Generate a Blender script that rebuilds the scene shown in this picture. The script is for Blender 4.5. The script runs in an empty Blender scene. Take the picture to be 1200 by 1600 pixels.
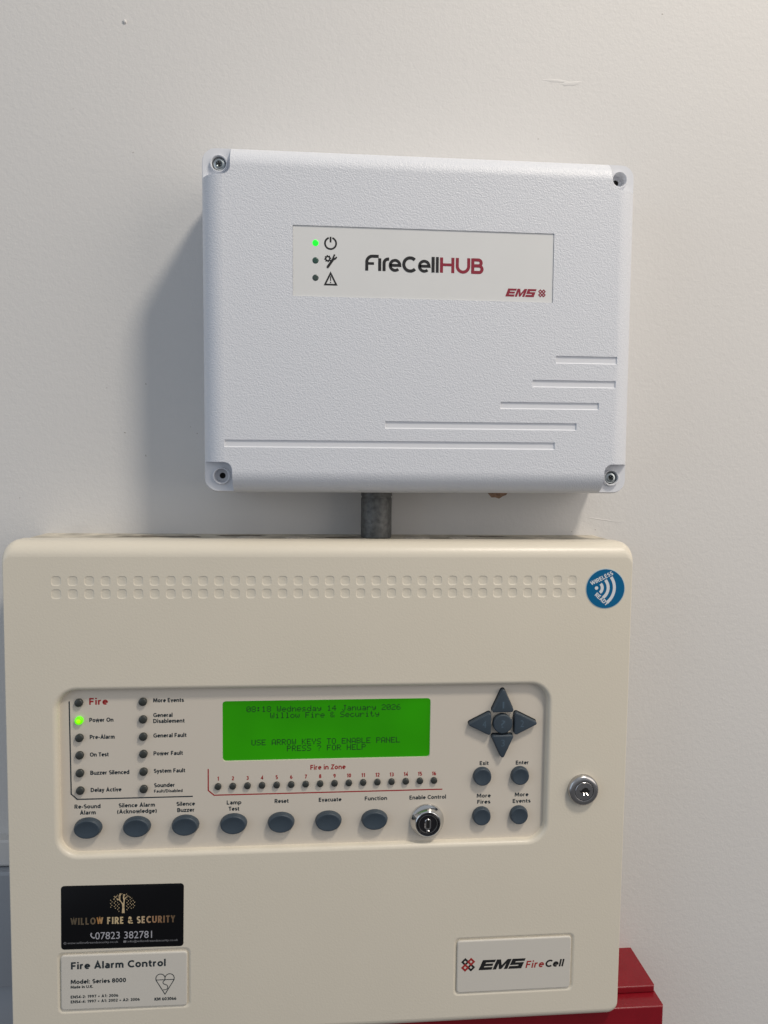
import bpy, bmesh, math, random
from mathutils import Vector, Matrix
from mathutils.geometry import delaunay_2d_cdt

random.seed(4)
S = bpy.context.scene
COL = S.collection
R = math.radians
EYE = 1.5                      # camera height (m); all millimetre coordinates below are (x, z, out) from the point of the wall straight ahead of the camera
DIST = 0.560                   # camera to wall (m)

# ------------------------------------------------------------------ camera
cam = bpy.data.cameras.new('camera')
cam.sensor_fit = 'VERTICAL'
cam.sensor_height = 34.6
cam.lens = 34.6 * 1142.7 / 1600.0
cam.clip_start = 0.01
cam.clip_end = 50
camo = bpy.data.objects.new('camera', cam)
COL.objects.link(camo)
right = Vector((0.99632595, -0.08478651, 0.01207658))
fwd = Vector((0.08541075, 0.9940655, -0.06737049))
up = Vector((-0.0062928, 0.06815443, 0.99765494))
M = Matrix((right, up, -fwd)).transposed().to_4x4()
M.translation = Vector((0, -DIST, EYE))
camo.matrix_world = M
S.camera = camo

# ------------------------------------------------------------------ light
w = bpy.data.worlds.new('World')
S.world = w
w.use_nodes = True
bg = w.node_tree.nodes['Background']
bg.inputs[0].default_value = (0.90, 0.96, 1.06, 1)
bg.inputs[1].default_value = 0.40
wt = w.node_tree
wtc = wt.nodes.new('ShaderNodeTexCoord')
wsx = wt.nodes.new('ShaderNodeSeparateXYZ')
wcr = wt.nodes.new('ShaderNodeValToRGB')
wcr.color_ramp.elements[0].position = 0.30
wcr.color_ramp.elements[0].color = (0.27, 0.27, 0.28, 1)     # floor side of the room
wcr.color_ramp.elements[1].position = 0.62
wcr.color_ramp.elements[1].color = (0.90, 0.96, 1.06, 1)     # walls and ceiling
wmr = wt.nodes.new('ShaderNodeMapRange')
wmr.inputs['From Min'].default_value = -1
wmr.inputs['From Max'].default_value = 1
wt.links.new(wtc.outputs['Generated'], wsx.inputs[0])
wt.links.new(wsx.outputs['Z'], wmr.inputs['Value'])
wt.links.new(wmr.outputs['Result'], wcr.inputs[0])
wt.links.new(wcr.outputs[0], bg.inputs[0])


def area(name, loc, target, size, power, color, shape='DISK', size_y=None):
    l = bpy.data.lights.new(name, 'AREA')
    l.shape = shape
    l.size = size
    if size_y:
        l.size_y = size_y
    l.energy = power
    l.color = color
    o = bpy.data.objects.new(name, l)
    COL.objects.link(o)
    o.location = loc
    o.rotation_euler = (Vector(target) - Vector(loc)).to_track_quat('-Z', 'Y').to_euler()
    return o


HC = Vector((0.067, -0.07, EYE + 0.092))
LD = Vector((0.049, -0.060, 0.105)).normalized()
area('ceiling_lamp', HC + LD * 1.8, HC, 0.26, 21.0, (1.0, 0.91, 0.79))
area('window_light', (-1.6, -1.0, EYE + 0.1), (0, 0, EYE), 1.3, 4.6, (0.66, 0.80, 1.0), 'RECTANGLE', 1.5)
area('room_light', (1.45, -1.1, EYE + 0.42), (0.2, 0, EYE + 0.0), 1.1, 9.6, (1.0, 0.89, 0.79), 'RECTANGLE', 1.6)

S.view_settings.view_transform = 'Standard'
S.view_settings.look = 'None'
S.view_settings.exposure = 0.0
S.view_settings.gamma = 1.0
S.render.engine = 'CYCLES'

# ------------------------------------------------------------------ materials


def lin(c):
    c = c / 255.0
    return c / 12.92 if c <= 0.04045 else ((c + 0.055) / 1.055) ** 2.4


def mat(name, color, rough=0.5, metal=0.0, bumps=(), vary=None, emit=None, estr=1.0, coat=0.0, spec=0.5, mask_down=False, rvary=0.0):
    """bumps: (scale, distance_m, strength, detail); vary: (scale, amount)"""
    m = bpy.data.materials.new(name)
    m.use_nodes = True
    nt = m.node_tree
    N, L = nt.nodes, nt.links
    b = N['Principled BSDF']
    b.inputs['Base Color'].default_value = (*color, 1)
    b.inputs['Roughness'].default_value = rough
    b.inputs['Metallic'].default_value = metal
    b.inputs['Specular IOR Level'].default_value = spec
    b.inputs['Coat Weight'].default_value = coat
    if emit:
        b.inputs['Emission Color'].default_value = (*emit, 1)
        b.inputs['Emission Strength'].default_value = estr
    tc = N.new('ShaderNodeTexCoord')
    prev = None
    for sc, dist, st, det in bumps:
        n = N.new('ShaderNodeTexNoise')
        n.inputs['Scale'].default_value = sc
        n.inputs['Detail'].default_value = det
        n.inputs['Roughness'].default_value = 0.55
        L.new(tc.outputs['Object'], n.inputs['Vector'])
        bp = N.new('ShaderNodeBump')
        bp.inputs['Distance'].default_value = dist
        bp.inputs['Strength'].default_value = st
        L.new(n.outputs['Fac'], bp.inputs['Height'])
        if mask_down and prev is None:
            g = N.new('ShaderNodeNewGeometry')
            sx = N.new('ShaderNodeSeparateXYZ')
            L.new(g.outputs['Normal'], sx.inputs[0])
            mr = N.new('ShaderNodeMapRange')
            mr.inputs['From Min'].default_value = -0.92
            mr.inputs['From Max'].default_value = -0.72
            mr.inputs['To Min'].default_value = 0.0
            mr.inputs['To Max'].default_value = st
            L.new(sx.outputs['Z'], mr.inputs['Value'])
            L.new(mr.outputs['Result'], bp.inputs['Strength'])
        if prev:
            L.new(prev.outputs['Normal'], bp.inputs['Normal'])
        prev = bp
    if prev:
        L.new(prev.outputs['Normal'], b.inputs['Normal'])
    if vary:
        n = N.new('ShaderNodeTexNoise')
        n.inputs['Scale'].default_value = vary[0]
        n.inputs['Detail'].default_value = 5
        L.new(tc.outputs['Object'], n.inputs['Vector'])
        cr = N.new('ShaderNodeValToRGB')
        a = vary[1]
        cr.color_ramp.elements[0].position = 0.3
        cr.color_ramp.elements[1].position = 0.7
        cr.color_ramp.elements[0].color = (*[c * (1 - a) for c in color], 1)
        cr.color_ramp.elements[1].color = (*[min(1, c * (1 + a)) for c in color], 1)
        L.new(n.outputs['Fac'], cr.inputs[0])
        L.new(cr.outputs[0], b.inputs['Base Color'])
        if rvary:
            mr = N.new('ShaderNodeMapRange')
            mr.inputs['To Min'].default_value = rough - rvary
            mr.inputs['To Max'].default_value = rough + rvary
            L.new(n.outputs['Fac'], mr.inputs['Value'])
            L.new(mr.outputs['Result'], b.inputs['Roughness'])
    return m


MT = {}
MT['wall'] = mat('painted_plaster', (0.680, 0.668, 0.648), 0.62, bumps=[(7, 0.003, 0.20, 2), (240, 0.00050, 0.38, 2), (620, 0.00024, 0.40, 2)], vary=(4, 0.008))
MT['chip_white'] = mat('paint_lump', (0.680, 0.668, 0.648), 0.6)
MT['speck'] = mat('dark_speck', (0.30, 0.27, 0.24), 0.8)
MT['brown'] = mat('bare_plaster', (0.30, 0.19, 0.13), 0.9, bumps=[(600, 0.0006, 0.8, 4)], vary=(300, 0.45))
MT['hub'] = mat('textured_white_plastic', (0.712, 0.733, 0.775), 0.40, bumps=[(1180, 0.00031, 1.0, 1.0)], mask_down=True)
MT['hub_smooth'] = mat('smooth_white_plastic', (0.74, 0.755, 0.79), 0.38)
MT['hub_base'] = mat('base_plastic', (0.70, 0.71, 0.74), 0.45)
MT['hub_label'] = mat('label_film', (0.745, 0.75, 0.74), 0.30, vary=(40, 0.01))
MT['cream'] = mat('cream_powder_coat', (0.73, 0.672, 0.555), 0.36, bumps=[(650, 0.0002, 0.42, 2)], vary=(14, 0.012), rvary=0.05)
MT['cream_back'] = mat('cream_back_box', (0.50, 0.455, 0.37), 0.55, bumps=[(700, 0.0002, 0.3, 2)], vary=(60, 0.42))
MT['plate'] = mat('membrane_film', (0.675, 0.615, 0.525), 0.42, bumps=[(1400, 0.00005, 0.3, 1)])
MT['name'] = mat('nameplate_plastic', (0.66, 0.625, 0.555), 0.5, bumps=[(1200, 0.00005, 0.25, 1)])
MT['ink'] = mat('dark_slate_ink', (0.022, 0.033, 0.040), 0.5)
MT['red_ink'] = mat('red_ink', (0.36, 0.022, 0.02), 0.5)
MT['black_ink'] = mat('black_ink', (0.012, 0.012, 0.013), 0.45)
MT['crimson'] = mat('crimson_ink', (0.27, 0.014, 0.035), 0.45)
MT['button'] = mat('slate_blue_rubber', (0.040, 0.058, 0.077), 0.46, vary=(90, 0.10), bumps=[(900, 0.0001, 0.3, 2)])
MT['emboss'] = mat('rubber_emboss', (0.075, 0.115, 0.155), 0.4)
MT['gap'] = mat('dark_gap', (0.008, 0.009, 0.011), 0.6)
MT['lens'] = mat('dark_led_lens', (0.038, 0.042, 0.038), 0.32)
MT['lens_teal'] = mat('unlit_led_window', (0.035, 0.085, 0.068), 0.3)
MT['lens_grey'] = mat('unlit_led_window_grey', (0.050, 0.075, 0.068), 0.3)
MT['led_on'] = mat('lit_led_lime', (0.10, 0.5, 0.0), 0.25, emit=(0.16, 1.0, 0.0), estr=0.75)
MT['led_core'] = mat('lit_led_core', (0.2, 0.6, 0.0), 0.25, emit=(0.30, 1.0, 0.0), estr=1.15)
MT['hub_on'] = mat('lit_led_green', (0.02, 0.5, 0.02), 0.3, emit=(0.0, 1.0, 0.03), estr=1.1)
MT['lcd_ink'] = mat('lcd_dark_pixel', (0.001, 0.012, 0.001), 0.6, emit=(0.0, 0.022, 0.0), estr=1.0)
MT['chrome'] = mat('chrome', (0.66, 0.66, 0.65), 0.10, 1.0)
MT['satin'] = mat('satin_nickel', (0.50, 0.49, 0.485), 0.25, 1.0, vary=(400, 0.08))
MT['black'] = mat('black_gloss_plastic', (0.010, 0.010, 0.012), 0.18)
MT['hole'] = mat('dark_hole', (0.004, 0.004, 0.004), 0.8)
MT['screw'] = mat('zinc_screw', (0.48, 0.52, 0.53), 0.30, 1.0)
MT['sticker'] = mat('black_glossy_sticker', (0.0055, 0.0058, 0.007), 0.30, spec=0.18)
MT['white_ink'] = mat('white_ink', (0.42, 0.42, 0.45), 0.5)
MT['pale_ink'] = mat('pale_ink', (0.22, 0.22, 0.23), 0.5)
MT['blue'] = mat('blue_sticker', (0.001, 0.118, 0.27), 0.4, spec=0.2)
MT['blue_rim'] = mat('sticker_rim', (0.42, 0.52, 0.56), 0.4)
MT['sig'] = mat('pale_print', (0.70, 0.72, 0.74), 0.4)
MT['pipe'] = mat('galvanised_steel', (0.125, 0.128, 0.125), 0.50, 0.35, bumps=[(500, 0.0003, 0.4, 4)], vary=(330, 0.32), rvary=0.1)
MT['red'] = mat('red_powder_coat', (0.215, 0.006, 0.013), 0.22, spec=0.4, bumps=[(700, 0.0001, 0.25, 2)], vary=(70, 0.06))
MT['trunk'] = mat('pvc_trunking', (0.36, 0.385, 0.42), 0.4)
MT['smear'] = mat('dust_smear', (0.17, 0.145, 0.11), 0.9, vary=(200, 0.4))
MT['knock'] = mat('knockout_disc', (0.58, 0.53, 0.45), 0.5, vary=(300, 0.3))

# LCD: backlit screen, slightly uneven backlight
m = mat('lcd_backlight', (0.002, 0.06, 0.001), 0.25, spec=0.25, emit=(0.008, 0.16, 0.0), estr=1.0)
nt = m.node_tree
tc = nt.nodes.new('ShaderNodeTexCoord')
nz = nt.nodes.new('ShaderNodeTexNoise')
nz.inputs['Scale'].default_value = 14
cr = nt.nodes.new('ShaderNodeValToRGB')
cr.color_ramp.elements[0].position = 0.3
cr.color_ramp.elements[1].position = 0.7
cr.color_ramp.elements[0].color = (0.014, 0.145, 0.0, 1)
cr.color_ramp.elements[1].color = (0.020, 0.220, 0.0, 1)
nt.links.new(tc.outputs['Object'], nz.inputs['Vector'])
nt.links.new(nz.outputs['Fac'], cr.inputs[0])
nt.links.new(cr.outputs[0], nt.nodes['Principled BSDF'].inputs['Emission Color'])
MT['lcd'] = m

# printed gold gradient (bright in the middle of the line, brown at the ends)
m = mat('gold_print', (0.3, 0.2, 0.1), 0.4)
nt = m.node_tree
tc = nt.nodes.new('ShaderNodeTexCoord')
sx = nt.nodes.new('ShaderNodeSeparateXYZ')
cr = nt.nodes.new('ShaderNodeValToRGB')
e = cr.color_ramp.elements
e[0].position = 0.0
e[0].color = (0.10, 0.078, 0.05, 1)
e[1].position = 1.0
e[1].color = (0.13, 0.085, 0.045, 1)
for p, c in ((0.22, (0.15, 0.11, 0.065, 1)), (0.26, (0.42, 0.20, 0.06, 1)), (0.36, (0.52, 0.42, 0.25, 1)), (0.52, (0.66, 0.50, 0.27, 1)), (0.66, (0.58, 0.45, 0.28, 1)), (0.80, (0.34, 0.19, 0.10, 1))):
    x = e.new(p)
    x.color = c
nt.links.new(tc.outputs['Object'], sx.inputs[0])
ml = nt.nodes.new('ShaderNodeMath')
ml.operation = 'MULTIPLY'
ml.inputs[1].default_value = 1 / 0.0692
nt.links.new(sx.outputs['X'], ml.inputs[0])
nt.links.new(ml.outputs[0], cr.inputs[0])
nt.links.new(cr.outputs[0], nt.nodes['Principled BSDF'].inputs['Base Color'])
MT['gold'] = m
MT['tree_gold'] = mat('gold_tree_print', (0.60, 0.46, 0.27), 0.4, vary=(350, 0.35))

# ------------------------------------------------------------------ mesh helpers, all in millimetres (x, z, out)
GP = {}                                    # object -> its own (x, z, out) position before any root rotation


def ensure(name, mesh_or_none, materials=()):
    o = bpy.data.objects.new(name, mesh_or_none)
    COL.objects.link(o)
    return o


def place(o, parent, at):
    GP[o.name] = Vector(at)
    base = GP[parent.name] if parent else Vector((0, 0, 0))
    d = Vector(at) - base
    o.location = (d[0] / 1000, -d[2] / 1000, d[1] / 1000 + (0 if parent else EYE))
    if parent:
        o.parent = parent
    return o


def thing(name, label, cat, at, group=None):
    o = ensure(name, None)
    o.empty_display_size = 0.02
    place(o, None, at)
    o['label'] = label
    o['category'] = cat
    if group:
        o['group'] = group
    return o


class MB:
    def __init__(s):
        s.v, s.f, s.flat = [], [], 0.0

    def vert(s, x, z, o):
        s.v.append((x, z, o))
        return len(s.v) - 1

    def poly(s, pts, o):
        a = [s.vert(x, z, o) for x, z in pts]
        s.f.append(a)
        return a

    def loops(s, rings, cap0=False, cap1=False, closed=True):
        """rings: list of (pts, out); consecutive rings are bridged"""
        idx = []
        for pts, o in rings:
            idx.append([s.vert(x, z, o) for x, z in pts])
        for a, b in zip(idx, idx[1:]):
            n = len(a)
            for i in range(n if closed else n - 1):
                j = (i + 1) % n
                s.f.append([a[i], a[j], b[j], b[i]])
        if cap0:
            s.f.append(list(idx[0]))
        if cap1:
            s.f.append(list(idx[-1]))
        return idx

    def lathe(s, prof, n=40, sx=1.0, sz=1.0, cx=0, cz=0, cap=True, back=False):
        rings = []
        for r, o in prof:
            rings.append(([(cx + r * sx * math.cos(2 * math.pi * i / n), cz + r * sz * math.sin(2 * math.pi * i / n)) for i in range(n)], o))
        s.loops(rings, cap0=back, cap1=cap)

    def box(s, x0, x1, z0, z1, o0, o1, b=0.0):
        if b:
            a = rr(x0, x1, z0, z1, b, 2)
            c = rr(x0 + b, x1 - b, z0 + b, z1 - b, b * 0.3, 2)
            s.loops([(a, o0), (a, o1 - b), (c, o1)], True, True)
        else:
            a = [(x0, z0), (x1, z0), (x1, z1), (x0, z1)]
            s.loops([(a, o0), (a, o1)], True, True)

    def stroke(s, path, wd, o, closed=False, round_caps=False):
        """flat mitred ribbon; every stroke gets its own level so that no two faces share a plane"""
        o = o + s.flat
        s.flat += 0.012
        P = [Vector(p) for p in path]
        if closed and (P[0] - P[-1]).length < 1e-6:
            P.pop()
        n = len(P)
        Lp, Rp = [], []
        for i in range(n):
            if closed:
                a, b = P[(i - 1) % n], P[(i + 1) % n]
            else:
                a, b = P[max(i - 1, 0)], P[min(i + 1, n - 1)]
            d0 = (P[i] - a) if (P[i] - a).length > 1e-9 else (b - P[i])
            d1 = (b - P[i]) if (b - P[i]).length > 1e-9 else d0
            d0, d1 = d0.normalized(), d1.normalized()
            t = (d0 + d1)
            t = t.normalized() if t.length > 1e-6 else d0
            nn = Vector((-t[1], t[0]))
            c = max(0.35, nn.dot(Vector((-d0[1], d0[0]))))
            Lp.append(P[i] + nn * (wd / 2 / c))
            Rp.append(P[i] - nn * (wd / 2 / c))
        il = [s.vert(p[0], p[1], o) for p in Lp]
        ir = [s.vert(p[0], p[1], o) for p in Rp]
        for i in range(n if closed else n - 1):
            j = (i + 1) % n
            s.f.append([il[i], ir[i], ir[j], il[j]])
        if round_caps and not closed:
            for p, q in ((P[0], P[1]), (P[-1], P[-2])):
                a0 = math.atan2(p[1] - q[1], p[0] - q[0])
                pts = [(p[0] + wd / 2 * math.cos(a0 - math.pi / 2 + math.pi * k / 6), p[1] + wd / 2 * math.sin(a0 - math.pi / 2 + math.pi * k / 6)) for k in range(7)]
                s.poly(pts, o)

    def fill(s, pts, o):
        o = o + s.flat
        s.flat += 0.012
        s.poly(pts, o)

    def mesh(s, name, angle=32, closed=False):
        bm = bmesh.new()
        vs = [bm.verts.new((x / 1000, -o / 1000, z / 1000)) for x, z, o in s.v]
        for f in s.f:
            g = []
            for i in f:
                if vs[i] not in g:
                    g.append(vs[i])
            if len(g) > 2:
                try:
                    bm.faces.new(g)
                except ValueError:
                    pass
        bm.normal_update()
        if closed:
            bmesh.ops.remove_doubles(bm, verts=bm.verts, dist=1e-6)
            bmesh.ops.recalc_face_normals(bm, faces=bm.faces)
        else:
            bmesh.ops.recalc_face_normals(bm, faces=bm.faces)
            # sheets must face the room
            if sum(f.normal.y * f.calc_area() for f in bm.faces) > 0:
                bmesh.ops.reverse_faces(bm, faces=bm.faces)
        me = bpy.data.meshes.new(name)
        bm.to_mesh(me)
        bm.free()
        me.shade_smooth()
        me.set_sharp_from_angle(angle=R(angle))
        return me

    def build(s, name, m, parent, at=(0, 0, 0), angle=32, closed=False, local=False):
        """vertices were given in the global mm frame unless local"""
        if not local:
            s.v = [(x - at[0], z - at[1], o - at[2]) for x, z, o in s.v]
        me = s.mesh(name, angle, closed)
        me.materials.append(MT[m])
        return place(ensure(name, me), parent, at)


def rr(x0, x1, z0, z1, r, n=8):
    r = max(min(r, (x1 - x0) / 2 - 1e-3, (z1 - z0) / 2 - 1e-3), 1e-3)
    out = []
    for cx, cz, a in ((x1 - r, z0 + r, -90), (x1 - r, z1 - r, 0), (x0 + r, z1 - r, 90), (x0 + r, z0 + r, 180)):
        for k in range(n + 1):
            t = R(a + 90 * k / n)
            out.append((cx + r * math.cos(t), cz + r * math.sin(t)))
    return out


def arc(cx, cz, r, a0, a1, n=14, sx=1.0):
    return [(cx + sx * r * math.cos(R(a0 + (a1 - a0) * k / n)), cz + r * math.sin(R(a0 + (a1 - a0) * k / n))) for k in range(n + 1)]


def inside(p, poly):
    x, y = p
    c = False
    j = len(poly) - 1
    for i in range(len(poly)):
        xi, yi = poly[i]
        xj, yj = poly[j]
        if (yi > y) != (yj > y) and x < (xj - xi) * (y - yi) / (yj - yi) + xi:
            c = not c
        j = i
    return c


def holed(mb, outer, holes, o):
    """flat face with holes, its own vertices so that its shading stays flat"""
    vs, es = [], []
    for lp in [outer] + holes:
        b = len(vs)
        vs += [Vector(p) for p in lp]
        es += [(b + i, b + (i + 1) % len(lp)) for i in range(len(lp))]
    V, _, F, *_ = delaunay_2d_cdt(vs, es, [], 0, 1e-6)
    boxes = [(min(p[0] for p in h), max(p[0] for p in h), min(p[1] for p in h), max(p[1] for p in h), h) for h in holes]
    ids = [mb.vert(p[0], p[1], o) for p in V]
    for f in F:
        c = (sum(V[i][0] for i in f) / 3, sum(V[i][1] for i in f) / 3)
        if not inside(c, outer):
            continue
        if any(b[0] < c[0] < b[1] and b[2] < c[1] < b[3] and inside(c, b[4]) for b in boxes):
            continue
        mb.f.append([ids[i] for i in f])


# ---- lettering in Blender's own built-in font
_cap = {}


def text(body, x0, x1, z, cap, m, parent, o, bold=0.02, rot=0.0, name='lettering', tall=1.1, space=1.0, fat=0.0):
    """one line of flat print from x0 to x1, baseline z, capital height cap"""
    def raw(bd):
        cu = bpy.data.curves.new('t', 'FONT')
        cu.body = bd
        cu.offset = bold
        cu.resolution_u = 3
        cu.space_character = space
        ob = bpy.data.objects.new('t', cu)
        COL.objects.link(ob)
        bpy.context.view_layer.update()
        me = bpy.data.meshes.new_from_object(ob.evaluated_get(bpy.context.evaluated_depsgraph_get()))
        bpy.data.objects.remove(ob)
        bpy.data.curves.remove(cu)
        return me
    if bold not in _cap:
        h = raw('H')
        _cap[bold] = max(v.co.y for v in h.vertices) - min(0, min(v.co.y for v in h.vertices))
        bpy.data.meshes.remove(h)
    me = raw(body)
    a = min(v.co.x for v in me.vertices)
    b = max(v.co.x for v in me.vertices)
    kx = (x1 - x0 - fat * cap) / (b - a)
    kz = cap * tall / _cap[bold]
    if x1 == x0:
        kx = kz * 1.0
        x0 = x0 - (b - a) * kx / 2
    for v in me.vertices:
        v.co = Vector(((v.co.x - a) * kx / 1000, 0, v.co.y * kz / 1000))
    if fat:
        bm = bmesh.new()
        bm.from_mesh(me)
        g = bmesh.ops.duplicate(bm, geom=bm.verts[:] + bm.edges[:] + bm.faces[:])
        for v in g['geom']:
            if isinstance(v, bmesh.types.BMVert):
                v.co += Vector((fat * cap / 1000, -0.000012, 0))
        bm.to_mesh(me)
        bm.free()
    me.materials.clear()
    me.materials.append(MT[m])
    me.name = name
    ob = place(ensure(name, me), parent, (x0, z, o))
    if rot:
        ob.rotation_euler = (0, -R(rot), 0)
    return ob


def ctext(body, xc, width, z, cap, m, parent, o, **k):
    return text(body, xc - width / 2, xc + width / 2, z, cap, m, parent, o, **k)


# ---- a bold sans drawn with strokes (capital height 1), for the print on the panel
def _e(cx, cy, rx, ry, a0, a1, n=9):
    return [(cx + rx * math.cos(R(a0 + (a1 - a0) * k / n)), cy + ry * math.sin(R(a0 + (a1 - a0) * k / n))) for k in range(n + 1)]


def _o(cx, cy, rx, ry):
    return ['o'] + _e(cx, cy, rx, ry, 0, 360, 18)[:-1]


_ST = [(.09, 0), (.09, 1)]
_AS = [(.09, 0), (.09, 1.04)]
_XS = [(.09, 0), (.09, .71)]
GL = {
    'A': (.74, [(.08, 0), (.37, .93), (.66, 0)], [(.19, .29), (.55, .29)]),
    'B': (.63, _ST, [(.1, .91), (.3, .91)] + _e(.3, .71, .2, .2, 80, -80) + [(.1, .51)], [(.12, .50), (.32, .50)] + _e(.32, .30, .22, .21, 80, -80) + [(.1, .09)]),
    'C': (.70, _e(.43, .5, .34, .41, 48, 312, 16)),
    'D': (.74, _ST, [(.1, .91), (.28, .91)] + _e(.28, .5, .36, .41, 80, -80, 12) + [(.1, .09)]),
    'E': (.56, _ST, [(.1, .91), (.5, .91)], [(.1, .51), (.46, .51)], [(.1, .09), (.51, .09)]),
    'F': (.54, _ST, [(.1, .91), (.5, .91)], [(.1, .49), (.46, .49)]),
    'G': (.78, _e(.43, .5, .34, .41, 50, 300, 16) + [(.69, .16), (.69, .47), (.46, .47)]),
    'H': (.72, _ST, [(.62, 0), (.62, 1)], [(.1, .51), (.62, .51)]),
    'I': (.20, [(.1, 0), (.1, 1)]),
    'K': (.62, _ST, [(.56, 1), (.15, .47)], [(.22, .55), (.60, 0)]),
    'L': (.52, _ST, [(.1, .09), (.49, .09)]),
    'M': (.90, [(.09, 0), (.12, 1)], [(.16, .97), (.45, .24), (.74, .97)], [(.78, 1), (.81, 0)]),
    'N': (.74, _ST, [(.13, .95), (.60, .05)], [(.64, 0), (.64, 1)]),
    'O': (.84, _o(.42, .5, .33, .41)),
    'P': (.61, _ST, [(.1, .91), (.3, .91)] + _e(.3, .68, .23, .23, 80, -80) + [(.1, .45)]),
    'R': (.64, _ST, [(.1, .91), (.3, .91)] + _e(.3, .69, .22, .22, 80, -80) + [(.1, .47)], [(.30, .46), (.56, 0)]),
    'S': (.56, _e(.29, .70, .19, .21, 35, 270, 10) + _e(.29, .29, .21, .20, 90, -145, 10)[1:]),
    'T': (.58, [(0, .91), (.58, .91)], [(.29, .9), (.29, 0)]),
    'U': (.72, [(.09, 1), (.09, .36)] + _e(.36, .36, .27, .27, 180, 360, 12) + [(.63, 1)]),
    'W': (.96, [(.06, 1), (.26, .07)], [(.27, .09), (.48, .92), (.69, .09)], [(.70, .07), (.90, 1)]),
    'Y': (.60, [(.04, 1), (.3, .46), (.56, 1)], [(.3, .48), (.3, 0)]),
    'Z': (.57, [(.05, .91), (.5, .91), (.08, .09), (.53, .09)]),
    '&': (.70, [(.66, 0), (.2, .62)] + _e(.3, .77, .14, .14, 215, -35, 10) + [(.14, .40)] + _e(.28, .26, .19, .17, 140, 330, 10) + [(.6, .48)]),
    'a': (.53, [(.43, 0), (.43, .45)] + _e(.26, .45, .17, .18, 10, 145, 7), [(.42, .37), (.25, .37)] + _e(.25, .22, .16, .14, 100, 270, 7) + [(.33, .10), (.42, .2)]),
    'b': (.59, _AS, _o(.30, .36, .21, .27)), 'c': (.47, _e(.3, .36, .21, .27, 50, 310, 12)), 'd': (.58, _o(.28, .36, .20, .27), [(.49, 0), (.49, 1.04)]),
    'e': (.57, [(.12, .37), (.49, .37)] + _e(.3, .36, .21, .27, 10, 308, 14)), 'f': (.35, [(.17, 0), (.17, .75)] + _e(.33, .77, .16, .18, 180, 85, 6), [(.02, .60), (.34, .60)]),
    'g': (.58, _o(.28, .37, .20, .26), [(.49, .71), (.49, .02)] + _e(.29, .0, .2, .2, 0, -145, 8)), 'i': (.19, _XS, [(.09, .84), (.09, 1.03)]),
    'k': (.52, _AS, [(.44, .71), (.14, .36)], [(.22, .43), (.49, 0)]), 'l': (.19, _AS),
    'm': (.84, _XS, [(.1, .42)] + _e(.26, .44, .16, .19, 170, 0, 8) + [(.42, 0)], [(.43, .42)] + _e(.59, .44, .16, .19, 170, 0, 8) + [(.75, 0)]),
    'n': (.58, _XS, [(.1, .40)] + _e(.29, .42, .2, .21, 170, 0, 9) + [(.49, 0)]), 'o': (.6, _o(.3, .36, .21, .27)),
    'p': (.59, [(.09, -.28), (.09, .71)], _o(.30, .36, .21, .27)), 'r': (.38, _XS, [(.1, .40)] + _e(.28, .43, .18, .20, 170, 75, 6)),
    's': (.45, _e(.24, .495, .14, .135, 30, 270, 9) + _e(.24, .225, .16, .135, 90, -150, 9)[1:]), 't': (.38, [(.16, .90), (.16, .25)] + _e(.31, .24, .15, .15, 185, 285, 6), [(.02, .62), (.35, .62)]),
    'u': (.58, [(.09, .71), (.09, .3)] + _e(.28, .29, .19, .20, 185, 350, 9), [(.49, .71), (.49, 0)]), 'v': (.5, [(.04, .71), (.25, .08), (.46, .71)]),
    'w': (.78, [(.05, .71), (.21, .08), (.39, .63), (.57, .08), (.73, .71)]), 'x': (.5, [(.05, .71), (.45, 0)], [(.45, .71), (.05, 0)]),
    'y': (.51, [(.05, .71), (.26, .09)], [(.47, .71), (.2, -.18), (.05, -.24)]), 'z': (.48, [(.05, .62), (.41, .62), (.08, .09), (.45, .09)]),
    '0': (.57, _o(.28, .5, .2, .41)), '1': (.45, [(.08, .76), (.29, .90), (.29, 0)]), '2': (.56, _e(.27, .69, .19, .22, 155, -25, 9) + [(.1, .1)], [(.06, .09), (.51, .09)]),
    '3': (.55, _e(.25, .70, .18, .20, 140, -80, 9) + [(.22, .5)], [(.2, .505)] + _e(.25, .295, .21, .205, 85, -140, 9)), '4': (.58, [(.4, 0), (.4, .90), (.06, .28), (.55, .28)]),
    '5': (.55, [(.47, .91), (.13, .91), (.12, .55)] + _e(.25, .32, .22, .23, 110, -140, 10)), '6': (.57, _o(.29, .31, .2, .22), [(.09, .34)] + _e(.42, .38, .33, .52, 170, 98, 7)),
    '7': (.54, [(.05, .91), (.47, .91), (.2, 0)]), '8': (.57, _o(.28, .71, .17, .195), _o(.28, .29, .20, .21)), '9': (.57, _o(.27, .69, .2, .22), [(.47, .66)] + _e(.14, .62, .33, .52, -10, -82, 7)),
    '(': (.3, _e(.42, .40, .32, .64, 130, 230, 8)), ')': (.3, _e(-.12, .40, .32, .64, 50, -50, 8)), '-': (.34, [(.03, .36), (.31, .36)]), '/': (.38, [(.02, -.08), (.36, 1.02)]),
    ':': (.22, [(.11, .0), (.11, .18)], [(.11, .5), (.11, .68)]), '.': (.22, [(.11, .0), (.11, .18)]), '+': (.58, [(.06, .4), (.52, .4)], [(.29, .17), (.29, .63)]), ' ': (.25,)}


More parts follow.
